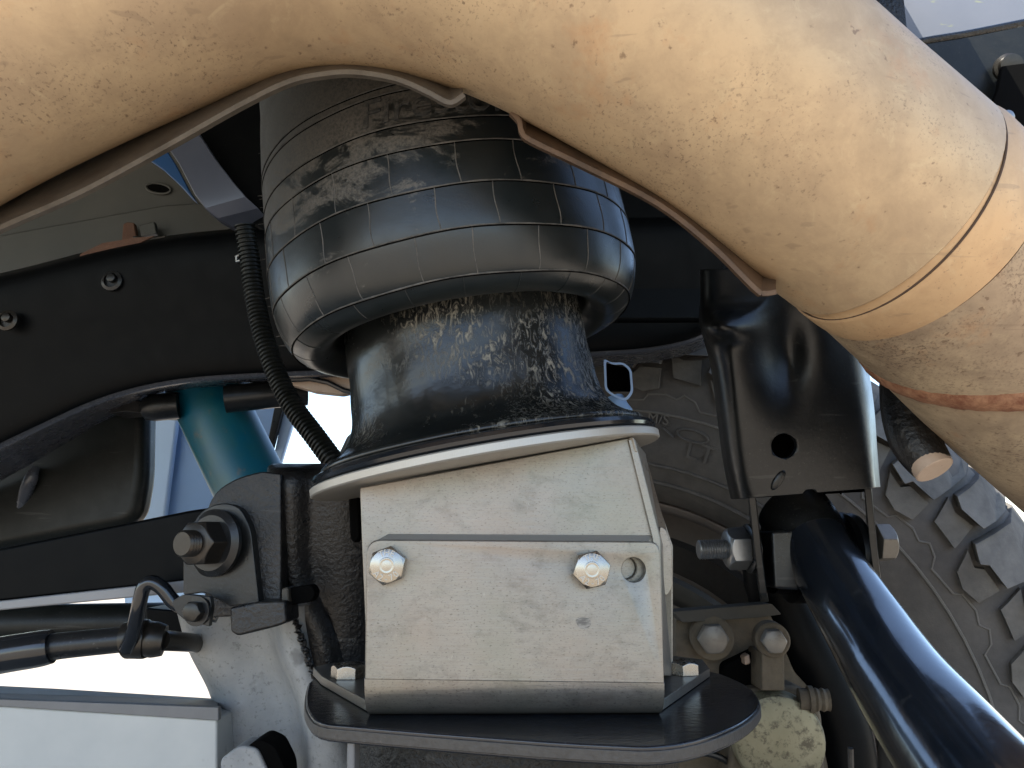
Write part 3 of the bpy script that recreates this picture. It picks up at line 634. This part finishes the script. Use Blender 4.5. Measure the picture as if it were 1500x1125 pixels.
# hidden knob at the bottom of the casting
plate('lower_boss', rnd([(322, 1112), (350, 1092), (376, 1096), (392, 1130), (398, 1200), (322, 1200)], 8), .398, .02, 'cast_grey', hub, .005, seg=3)
plate('lower_pocket', rnd([(352, 1100), (380, 1082), (402, 1092), (418, 1125), (424, 1200), (398, 1200), (390, 1130)], 8), .400, .02, 'black_hole', hub, .002)
lk = thing('trailing_link', 'flat black steel link bar bolted to the axle bracket', 'link', W(150, 880, .39))
plate('bar', [(-160, 840), (0, 803), (275, 748), (330, 740), (330, 846), (280, 852), (0, 882), (-160, 898)], .40, .03, 'black_frame', lk, .002)
plate('lit_edge_strip', [(-160, 898), (0, 880), (290, 848), (290, 866), (0, 894), (-160, 914)], .397, .032, 'link_edge_lit', lk, .001)  # grey strip paints light reflected along the black bar's lower edge
plate('end_lug', rnd([(268, 800), (292, 748), (325, 735), (352, 742), (368, 775), (380, 884), (336, 888), (300, 868), (268, 872)], [10, 20, 20, 14, 12, 3, 3, 8, 4]), .378, .010, 'black_satin', lk, .0015)
A = W(316, 795, .377); D = Vector((-.38, -.92, -.02)).normalized()
b0 = finish('link_bolt', lathe(A, D, thread_prof(0, .0215, .0064, .0017), 28), 'bolt_dark', lk, sharp=20)
finish('nut', hexhead(A + D * .003, D, .0116, .0115, turn=.35), 'bolt_dark', b0, .0006)
finish('flange_washer', lathe(A, D, [(0, 0), (0, .0165), (.002, .0165), (.004, .0135), (.004, 0)], 36), 'black_paint', b0)
plate('stop_block', rnd([(336, 890), (375, 882), (418, 880), (420, 912), (405, 918), (348, 932), (337, 926)], 5), .362, .022, 'black_rough', lk, .002)

bl = thing('brake_line', 'black brake pipe with clamp tab and hose at lower left', 'brake line', W(220, 950, .37))
tube('rigid_pipe', [(318, 905, .372, .0025), (276, 892, .372, .0034), (255, 882, .372, .0036), (238, 862, .372, .0036), (222, 853, .372, .0036), (210, 862, .372, .0036), (203, 890, .372, .0036), (196, 925, .375, .0038), (186, 950, .378, .0040)], 'black_gloss', bl, 20, 8)
plate('clamp_tab', rnd([(250, 882), (268, 870), (308, 874), (310, 888), (306, 918), (300, 916), (272, 910), (258, 898)], [6, 8, 3, 3, 2, 4, 8, 6]), .362, .004, 'black_satin', bl, .0008)
A = W(291, 895, .363); D = Vector((-.25, -1, 0))
finish('clamp_bolt', hexhead(A, D, .0050, .006, turn=.2), 'bolt_dark', bl, .0004)
finish('bolt_washer', lathe(A, D, [(0, 0), (0, .0068), (.0018, .0068), (.002, 0)], 28), 'black_paint', bl)
tube('flexible_hose', [(-80, 978, .38, .0082), (0, 962, .38, .0076), (60, 952, .38, .0070), (90, 946, .38, .0066), (190, 936, .385, .0064)], 'black_paint', bl, 24)
tube('hose_sleeve', [(-80, 975, .378, .0096), (0, 960, .378, .0092), (55, 951, .378, .0090), (76, 947, .379, .0084)], 'black_gloss', bl, 24)
tube('ferrule', [(186, 938, .385, .0092), (200, 936, .385, .0098), (214, 936, .386, .0098), (217, 936, .386, .0088), (226, 937, .386, .0090), (241, 938, .387, .0078)], 'bolt_dark', bl, 28, 3)
tube('hose_tail', [(236, 938, .387, .0052), (275, 941, .41, .0050), (310, 946, .46, .0050)], 'bolt_dark', bl, 16)

rb = thing('cross_tube', 'dark horizontal tube behind the brake hose at far left', 'tube', W(100, 930, .62))
tube('tube_body', [(-160, 918, .60, .016), (0, 915, .60, .0155), (150, 912, .60, .0152), (300, 910, .60, .015)], 'black_plastic', rb, 28)
plate('end_block', rnd([(212, 890), (280, 896), (280, 930), (216, 926)], 6), .58, .03, 'black_frame', rb, .003)
tag(plate('pale_cover', rnd([(182, 872), (196, 868), (300, 855), (300, 902), (250, 888), (182, 884)], 3), .80, .02, 'body_pale', None, .003), 'pale blue white edge of bodywork between link and brake hose', 'body panel')

la = thing('lower_arm', 'pale grey painted box beam at the lower left corner', 'beam', W(150, 1125, .44))
plate('front_face', [(-160, 1026), (0, 1034), (318, 1054), (318, 1200), (-160, 1200)], .43, .05, 'arm_pale', la, .0015)
plate('top_lip', [(-160, 1018), (0, 1024), (320, 1036), (320, 1056), (0, 1035), (-160, 1028)], .427, .004, 'arm_grey', la, .0006)
finish('top_face', prism([W(-160, 1017, .430), W(320, 1035, .430), W(320, 1026, .47), W(-160, 1006, .47)], Vector((0, 0, -.003))), 'arm_grey', la, .001)

# ------------------------------------------------------------------ black axle seat plate and axle stub
seat = thing('axle_plate', 'glossy black round steel plate carrying the aluminium bracket', 'plate', Vector((.01, .34, -.074)))
ZP = -.0665
px = [(452, 1000), (448, 1022), (452, 1042), (470, 1058), (520, 1064), (640, 1074), (800, 1086), (890, 1091), (950, 1093), (1000, 1088), (1048, 1075), (1086, 1058), (1108, 1040), (1112, 1026), (1102, 1010), (1078, 996), (1040, 983), (960, 968), (800, 960), (600, 962), (500, 976)]
sm = []
P = [(x, y) for x, y in px]; S_ = spline(P + [P[0]], 3)[:-1]
pts = [H(x, y, ZP) for x, y in S_]
bm = prism(pts, Vector((0, 0, -.0062)))
finish('plate_top', bm, 'plate_black', seat, .0008)
ce = [H(x, y, ZP) + Vector((0, 0, -.0013)) for x, y in S_]
cen = sum(ce, Vector()) / len(ce)
ce = [c + (c - cen).normalized() * .0005 for c in ce]
finish('cut_edge', prism(ce, Vector((0, 0, -.0040))), 'cut_edge', seat, .0005)
ax_ = thing('axle_stub', 'rough black axle casting under the round plate', 'axle', Vector((0, .34, -.13)))
zb = ZP - .0063
AXC = Vector((W(752, 1100, .37).x, .372, zb))
rs = random.Random(5); bm = bmesh.new(); rings = []
for (dz, r) in ((-.0006, .0765), (-.003, .0775), (-.010, .0775), (-.03, .0770), (-.08, .0765), (-.16, .076)):
    rings.append([bm.verts.new((AXC.x + math.cos(k * math.pi / 48) * r * .97 + rs.uniform(-.0004, .0004), AXC.y + math.sin(k * math.pi / 48) * r + rs.uniform(-.0004, .0004), AXC.z + dz)) for k in range(96)])
for a, b in zip(rings, rings[1:]):
    for k in range(96): bm.faces.new((a[k], a[(k + 1) % 96], b[(k + 1) % 96], b[k]))
bm.faces.new(rings[0]); finish('casting', bm, 'axle_grit', ax_)
plate('side_rib', [(508, 1076), (520, 1076), (518, 1260), (505, 1260)], .296, .01, 'arm_grey', ax_, .001)

# ------------------------------------------------------------------ aluminium bracket
br = thing('spring_bracket', 'brushed aluminium bracket bolted between air spring and axle plate', 'bracket', Vector((0, .34, ZP)))
YF = .300; TH = .004
# air spring axis
AX = vw(-.175, .185, .97).normalized(); DC = V(715, 692, .352)
AU = vw(1, 0, 0); AU = (AU - AX * AU.dot(AX)).normalized(); AVn = AX.cross(AU)     # AVn points to the back or front
if AVn.y > 0: AVn = -AVn
finish('round_plate', lathe(DC, AX, [(.0008, 0), (.0008, .0815), (.0014, .0822), (.0042, .0822), (.0048, .0815), (.0048, 0)], 128), 'aluminium_edge', br)
up_ = [(527, 706), (926, 634), (936, 640), (968, 795), (972, 1000), (538, 1000), (532, 800)]
plate('upper_channel', [(527, 714), (928, 640), (968, 795), (972, 985), (538, 985), (530, 800)], YF + .0062, TH, 'aluminium', br, .0006)
# right return of the channel, going back
def quadplate(name, P, vec, mat, parent, bevel=.0005): return finish(name, prism(P, vec), mat, parent, bevel)
quadplate('side_return', [W(930, 643, YF + .0046), W(966, 790, YF + .0046), W(972, 990, YF + .0046), W(984, 990, .372), W(984, 800, .372), W(946, 668, .372)], Vector((-.003, 0, 0)), 'aluminium', br)
quadplate('corner_fold', [W(928, 640, YF + .004), W(946, 664, .345), W(950, 690, .345), W(934, 662, YF + .004)], Vector((-.002, .001, 0)), 'aluminium', br)
quadplate('rear_ear', [W(x, y, .362) for x, y in rnd([(966, 770), (976, 775), (984, 800), (986, 860), (976, 875), (966, 860)], 6)], Vector((0, .004, 0)), 'aluminium', br)
quadplate('back_plate', [W(x, y, .375) for x, y in ((545, 730), (945, 680), (986, 800), (986, 990), (545, 990))], Vector((0, .004, 0)), 'aluminium', br)
# lower front plate with its rounded bend
bend = [(x, y) for x, y in rnd([(537, 790), (966, 793), (973, 1003), (534, 997)], [22, 16, 0, 0], 6)]
finish('top_chamfer', prism([W(x, y, Y) for x, y, Y in ((553, 791, YF + .0008), (948, 794, YF + .0008), (955, 784, YF + .0061), (569, 782, YF + .0061))], Vector((0, .0005, -.0006))), 'aluminium_edge', br)
fp = plate('front_plate', bend, YF, .004, 'aluminium', br, 0)
cut(fp, lathe(W(917, 832, YF + .02), Vector((0, -1, 0)), [(0, 0), (0, .0047), (.04, .0047), (.04, 0)], 32))
mb = fp.modifiers.new('bevel', 'BEVEL'); mb.width = .0006; mb.segments = 2; mb.limit_method = 'ANGLE'; mb.angle_limit = rad(50)
finish('bore_wall', lathe(W(917, 832, YF + .001), Vector((0, 1, 0)), [(0, .0046), (.004, .0046)] + [(.004 + .0006 * k, .0046 - .0004 * (k % 2)) for k in range(1, 16)] + [(.014, 0)], 32), 'bolt_steel', br, sharp=20)
# bend: quarter round between front plate and foot
a0, a1 = W(534, 995, YF), W(973, 1001, YF); prof = []
Rb = .0125
bm = bmesh.new(); nn = 10; A_, B_ = [], []
zf = ZP
for k in range(nn + 1):
    t = k / nn * math.pi / 2
    yy = YF + .0 + Rb * (1 - math.cos(t)); 
    za = a0.z + (zf - a0.z) * math.sin(t); zb2 = a1.z + (zf + .0005 - a1.z) * math.sin(t)
    A_.append(bm.verts.new((a0.x + .0003 * t, yy, za))); B_.append(bm.verts.new((a1.x, yy, zb2)))
A2, B2 = [], []
for k in range(nn + 1):
    t = k / nn * math.pi / 2; yy = YF + .004 + (Rb - .004) * (1 - math.cos(t))
    za = a0.z + (zf + .004 - a0.z) * math.sin(t); zb2 = a1.z + (zf + .0045 - a1.z) * math.sin(t)
    A2.append(bm.verts.new((a0.x + .0003 * t, yy, za))); B2.append(bm.verts.new((a1.x, yy, zb2)))
for k in range(nn):
    bm.faces.new((A_[k], B_[k], B_[k + 1], A_[k + 1])); bm.faces.new((A2[k], A2[k + 1], B2[k + 1], B2[k]))
    bm.faces.new((A_[k], A_[k + 1], A2[k + 1], A2[k])); bm.faces.new((B_[k], B2[k], B2[k + 1], B_[k + 1]))
finish('bend', bm, 'aluminium', br)
tube('bend_highlight', [(534, 995, .300, .0005), (973, 1002, .300, .0005)], 'aluminium_edge', br, 8)  # paler bead paints the highlight along the bend line
fo = [Vector((a0.x, YF + Rb, 0)), Vector((a1.x, YF + Rb, 0)), Vector((H(1040, 992, ZP).x, H(1040, 992, ZP).y, 0)), Vector((H(1030, 978, ZP).x, H(1030, 978, ZP).y, 0)), Vector((H(940, 966, ZP).x, H(940, 966, ZP).y, 0)), Vector((H(560, 966, ZP).x, H(560, 966, ZP).y, 0)), Vector((H(458, 990, ZP).x, H(458, 990, ZP).y, 0)), Vector((H(470, 1004, ZP).x, H(470, 1004, ZP).y, 0))]
finish('foot', prism([Vector((p.x, p.y, ZP + .0002)) for p in fo], Vector((0, 0, .0040))), 'aluminium', br, .0004)
plate('grease_smudge', rnd([(842, 908), (852, 904), (864, 906), (867, 914), (860, 922), (848, 920)], 4), YF - .0002, .0002, 'smudge', br, 0)
def mark_bolt(px_, py_, dx, dz, top, bot, turn):
    A = W(px_, py_, YF); ax = Vector((dx, -1, dz)).normalized()
    b = finish('hex_bolt', hexhead(A, ax, .0076, .0062, turn=turn), 'bolt_steel', br, .0003)
    r = vw(1, 0, 0); r = (r - ax * r.dot(ax)).normalized(); u = ax.cross(r) * -1
    if u.z < 0: u = -u
    c = A + ax * .0062
    finish('dished_centre', lathe(c, ax, [(-.0002, 0), (-.0002, .0012), (.00012, .0026), (.00012, .0030), (0, .0032)], 24), 'bolt_steel', b)
    for s, base, sign in ((top, 90, -1), (bot, 270, 1)):
        for i, ch in enumerate(s):
            aa = rad(base + sign * (i - (len(s) - 1) / 2) * 25)
            p = c + (r * math.cos(aa) + u * math.sin(aa)) * .0049
            upv = (r * math.cos(aa) + u * math.sin(aa)) * (1 if sign < 0 else -1)
            rt = upv.cross(ax) if upv.cross(ax).dot(r * math.sin(aa) * (1 if sign < 0 else -1) - u * math.cos(aa) * (1 if sign < 0 else -1)) > 0 else ax.cross(upv)
            text_at('head_mark', ch, .0034, .0002, p, rt, upv, 'aluminium_edge', b)
mark_bolt(570, 828, .0, .0, 'THE', 'A2-70', .62)
mark_bolt(865, 834, .0, .0, 'THE', 'A2-70', .50)
for (x, y, q) in ((511, 992, 0), (1000, 987, 1)):
    A = H(x, y, ZP + .0042)
    finish('foot_bolt', hexhead(Vector((A.x, A.y, ZP + .0042)), Vector((0, 0, 1)), .0085, .0060, turn=.3 + .3 * q), 'bolt_steel', br, .0003)

# ------------------------------------------------------------------ air spring
asp = thing('air_spring', 'black rubber air spring bellows standing on a flared piston', 'air spring', DC)
def SPT(s, r, th):       # th measured round the axis, 90 = towards the camera
    return DC + AX * s + (AU * math.cos(th) + AVn * math.sin(th)) * r
finish('base_flange', lathe(DC, AX, [(.0050, 0), (.0050, .0800), (.0058, .0812), (.0072, .0816), (.0088, .0808), (.0098, .0785), (.0100, .076), (.0100, 0)], 128), 'black_gloss', asp)
pp = [(.0101, .0765), (.0108, .0770), (.0122, .0765), (.0135, .0742), (.016, .0695), (.020, .0648), (.026, .0614), (.034, .0596), (.046, .0586), (.058, .0582), (.075, .058), (.10, .0575)]
PPs = spline(pp, 4)
ang = 160; bm = bmesh.new(); rings = []
for s, r in PPs:
    ring = []
    for k in range(ang):
        th = 2 * math.pi * k / ang
        # shallow vertical flutes left by folds in the sleeve
        fl = .0006 * (max(0, math.cos(th * 26)) ** 8) * min(1, max(0, (s - .015) / .01)) * min(1, max(0, (.05 - s) / .02))
        ring.append(bm.verts.new(SPT(s, r - fl + .0002 * math.sin(th * 7 + s * 300), th)))
    rings.append(ring)
for a, b in zip(rings, rings[1:]):
    for k in range(ang): bm.faces.new((a[k], a[(k + 1) % ang], b[(k + 1) % ang], b[k]))
finish('piston', bm, 'piston', asp, sharp=60)
bp = [(.105, .057), (.088, .0580), (.076, .0600), (.0685, .0645), (.0650, .0708), (.0662, .0775), (.0715, .0835), (.080, .0870), (.090, .0888), (.105, .0888), (.125, .0878), (.145, .0868), (.165, .0855), (.185, .0835), (.205, .080), (.215, .06)]
BPs = spline(bp, 5)
bm = lathe(DC, AX, [(s, r) for s, r in BPs] + [(.216, 0)], 160, u=AU)
bel = finish('bellows', bm, 'rubber', asp, sharp=60)
def on_profile(q):       # q = index along bp (float) -> (s, r)
    i = int(q * 5); i = max(0, min(len(BPs) - 2, i)); t = q * 5 - i
    a, b = BPs[i], BPs[i + 1]; return a[0] + (b[0] - a[0]) * t, a[1] + (b[1] - a[1]) * t
def front_py(q):
    p = SPT(*on_profile(q), math.pi / 2); d = p.y * CP + p.z * SP; return 562.5 - (-p.y * SP + p.z * CP) / d * FPX
RQ = [min([4.3 + k * .01 for k in range(1000)], key=lambda q: abs(front_py(q) - t)) for t in (407, 337, 273, 212, 176, 128, 117)]
rr = random.Random(3)
for i, q in enumerate(RQ):
    s, r = on_profile(q); C = []
    for k in range(181):
        th = 2 * math.pi * k / 180; C.append(SPT(s + .00025 * math.sin(th * 9 + i), r + .00005, th))
    finish('mould_ring', sweep(C, [.00034 + rr.uniform(-.00012, .00012) for _ in C], 6, False), 'rubber_line', bel)
    G = [SPT(s - .0006 + .00025 * math.sin(2 * math.pi * k / 180 * 9 + i), r + .00002, 2 * math.pi * k / 180) for k in range(181)]
    finish('mould_groove', sweep(G, [.0003] * 181, 5, False), 'black_hole', bel)
offs = [0, .55, .1, .62]; NB = 22
for row in range(3):
    q0, q1 = RQ[row], RQ[row + 1]
    for k in range(NB):
        th = 2 * math.pi * (k + offs[row]) / NB + rr.uniform(-.02, .02)
        if math.sin(th) < -.35: continue
        C = [SPT(*(lambda sr: (sr[0], sr[1] + .00002))(on_profile(q0 + (q1 - q0) * j / 10)), th + .004 * math.sin(j * .6 + k)) for j in range(11)]
        finish('mould_seam', sweep(C, [.00024] * 11, 5), 'rubber_line', bel)
for k in range(NB):
    th = 2 * math.pi * (k + .3) / NB
    if math.sin(th) < -.3: continue
    C = [SPT(*on_profile(4.1 + (RQ[0] - 4.1) * j / 8), th) for j in range(9)]
    finish('mould_seam', sweep(C, [.00025] * 9, 5), 'rubber', bel)
# vent spew hairs on the left flank
for k in range(26):
    th = rad(178 + rr.uniform(-9, 5)); s, r = on_profile(rr.uniform(6.6, 12.5)); p = SPT(s, r, th); q = SPT(s + rr.uniform(-.0008, .0008), r + rr.uniform(.0012, .0035), th)
    finish('vent_hair', sweep([p, q], [.00022, .00014], 5), 'rubber_line', bel)
# raised lettering round the upper bellows
me = text_mesh('Firestone', .019, .0007, .15); xs = [v.co.x for v in me.vertices]; x0 = min(xs)
qT = min([8 + k * .01 for k in range(600)], key=lambda q: abs(front_py(q) - 152)); sT, rT = on_profile(qT)
for v in me.vertices:
    th = rad(106) - (v.co.x - x0) / rT
    s_ = sT + v.co.y * .9
    r_ = rT - (s_ - sT) * .08
    v.co = SPT(s_, r_ + v.co.z + .0002, th)
me.materials.clear(); me.name = 'lettering'; link('lettering', me, 'rubber_dim', bel)

# ------------------------------------------------------------------ exhaust pipe with heat shields
ex = thing('exhaust_pipe', 'heat tinted tan exhaust pipe arching across the top', 'exhaust pipe', V(750, 0, .26))
PA = [(-420, 250, .245, .050), (-250, 155, .245, .050), (-80, 62, .247, .050), (130, -34, .25, .050), (330, -108, .255, .050), (500, -122, .258, .050), (680, -92, .258, .049), (850, -14, .258, .0470), (1060, 118, .264, .0462), (1190, 224, .273, .0470), (1290, 304, .283, .0478)]
S = spline(PA, 8); tubeC = [V(*s[:3]) for s in S]
finish('front_bend', sweep(tubeC, [s[3] for s in S], 72), 'pipe_tan', ex, .0008)
PB = [(1286, 301, .2825, .0470), (1297, 309, .2836, .0471), (1299, 311, .2838, .0480), (1302, 313, .2842, .0485), (1322, 330, .2868, .0486), (1332, 338, .2881, .0484), (1340, 345, .2892, .0478)]
finish('slip_joint', sweep([V(*p[:3]) for p in PB], [p[3] for p in PB], 72), 'pipe_band', ex, sharp=40)
G0, G1 = V(1292, 305.5, .28305), V(1297, 309, .2836); gt = (G1 - G0).normalized(); gu = gt.orthogonal().normalized(); gv = gt.cross(gu)
finish('seam_gap', sweep([G0 + (gu * math.cos(k * math.pi / 48) + gv * math.sin(k * math.pi / 48)) * .0473 for k in range(97)], [.00045] * 97, 8, False), 'seam_dark', ex)
PD = [(1328, 335, .2875, .0478), (1425, 428, .308, .0505), (1535, 540, .335, .0535), (1670, 675, .37, .0550), (1820, 820, .41, .0560)]
SD = spline(PD, 8)
finish('rear_section', sweep([V(*s[:3]) for s in SD], [s[3] for s in SD], 72), 'pipe_dirty', ex)
c0 = V(1482, 484, .3215); t0 = (V(1535, 540, .335) - V(1425, 428, .308)).normalized(); u0 = t0.orthogonal().normalized(); v0 = t0.cross(u0)
nw = vw(.26, .42, -.75).normalized(); bm = bmesh.new(); RG = []
for off, dr in ((-.0072, -.0006), (-.0046, .0006), (-.0014, .0013), (.0014, .0013), (.0046, .0008), (.0070, -.0006)):
    ring = []
    for k in range(144):
        a = 2 * math.pi * k / 144; p = (u0 * math.cos(a) + v0 * math.sin(a)); q = p * .0521
        sh = -q.dot(nw) / t0.dot(nw) + off + random.uniform(-.0003, .0003)
        rr0 = .0530 + sh * .062 + dr + random.uniform(-.00015, .0002)
        ring.append(bm.verts.new(c0 + p * rr0 + t0 * sh))
    RG.append(ring)
for a, b in zip(RG, RG[1:]):
    for k in range(144): bm.faces.new((a[k], a[(k + 1) % 144], b[(k + 1) % 144], b[k]))
finish('weld_bead', bm, 'weld_rust', ex, sharp=70)
def flange(name, E, off, dE, dI, mat):
    S = spline(E, 5); bm = bmesh.new(); R4 = []
    for i, (x, y) in enumerate(S):
        a = S[max(i - 1, 0)]; b = S[min(i + 1, len(S) - 1)]; tx, ty = b[0] - a[0], b[1] - a[1]; l = math.hypot(tx, ty); nx_, ny_ = ty / l, -tx / l
        if ny_ > 0: nx_, ny_ = -nx_, -ny_
        e1 = V(x, y, dE); e2 = V(x + nx_ * 7, y + ny_ * 7, dE); i1 = V(x + nx_ * off * .25, y - abs(off), dI)
        th = vw(0, .0022, 0)
        R4.append([bm.verts.new(p) for p in (e1, e2, i1, i1 + th, e2 + vw(0, .003, 0), e1 + vw(0, .003, 0))])
    for a, b in zip(R4, R4[1:]):
        for k in range(6): bm.faces.new((a[k], b[k], b[(k + 1) % 6], a[(k + 1) % 6]))
    bm.faces.new(R4[0]); bm.faces.new(R4[-1]); return finish(name, bm, mat, ex, sharp=30)
flange('shield_flange', [(-90, 382), (0, 337), (120, 284), (250, 214), (350, 158), (420, 124), (470, 112), (520, 109), (580, 119), (625, 138), (652, 152), (666, 152), (682, 141)], 55, .258, .292, 'shield_steel')
flange('shield_flange', [(746, 166), (757, 178), (761, 194), (775, 208), (850, 244), (960, 300), (1040, 362), (1105, 426), (1120, 433), (1138, 431)], 55, .264, .297, 'shield_brown')
# hanger peg
hg = tube('hanger_rod', [(1325, 540, .37, .0115), (1328, 600, .36, .0115), (1342, 648, .35, .0112), (1366, 684, .342, .0092)], 'black_rough', ex, 28, 8)
lathe_px_c = V(1367, 686, .3405)
finish('rod_end', lathe(lathe_px_c, vw(.25, -.62, -.70), [(-.004, 0), (-.004, .0088), (.001, .0088), (.0014, .0082), (.0014, 0)], 28), 'rust_and_lit_tan', hg)

# ------------------------------------------------------------------ top right corner
tr = thing('cross_member', 'dark steel cross member with a bolt in the upper right corner', 'cross member', W(1450, 250, .50))
plate('web', rnd([(1290, 130), (1340, 62), (1420, 48), (1525, 27), (1525, 330), (1290, 420)], 3), .47, .02, 'black_plastic', tr, .002)
tube('edge_roll', [(1300, 78, .462, .002), (1345, 62, .462, .0022), (1420, 49, .462, .0022), (1525, 28, .462, .0022)], 'black_rough', tr, 10)
finish('bolt', lathe(W(1475, 100, .465), Vector((-.2, -1, -.3)), [(0, 0), (0, .0095), (.003, .0095), (.004, .0075), (.008, .0072), (.009, 0)], 32), 'bolt_dark', tr)
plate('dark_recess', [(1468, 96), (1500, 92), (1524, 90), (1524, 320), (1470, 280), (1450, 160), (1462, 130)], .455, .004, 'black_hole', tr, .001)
tube('pin', [(1425, 184, .44, .0036), (1450, 181, .44, .0044), (1476, 172, .445, .0044)], 'bolt_zinc', tr, 20)
sd = tag(plate('bed_side_panel', [(1270, -60), (1540, -60), (1540, 60), (1300, 110)], .505, .01, 'panel_bluegrey', None, .001), 'plain blue grey painted panel with a yellow chalk mark, top right corner', 'panel')
tag(plate('hanging_bracket', rnd([(1285, -60), (1318, -60), (1330, 52), (1322, 80), (1285, 20)], 4), .40, .02, 'black_rough', None, .002), 'narrow black bracket between exhaust pipe and blue grey panel', 'bracket')
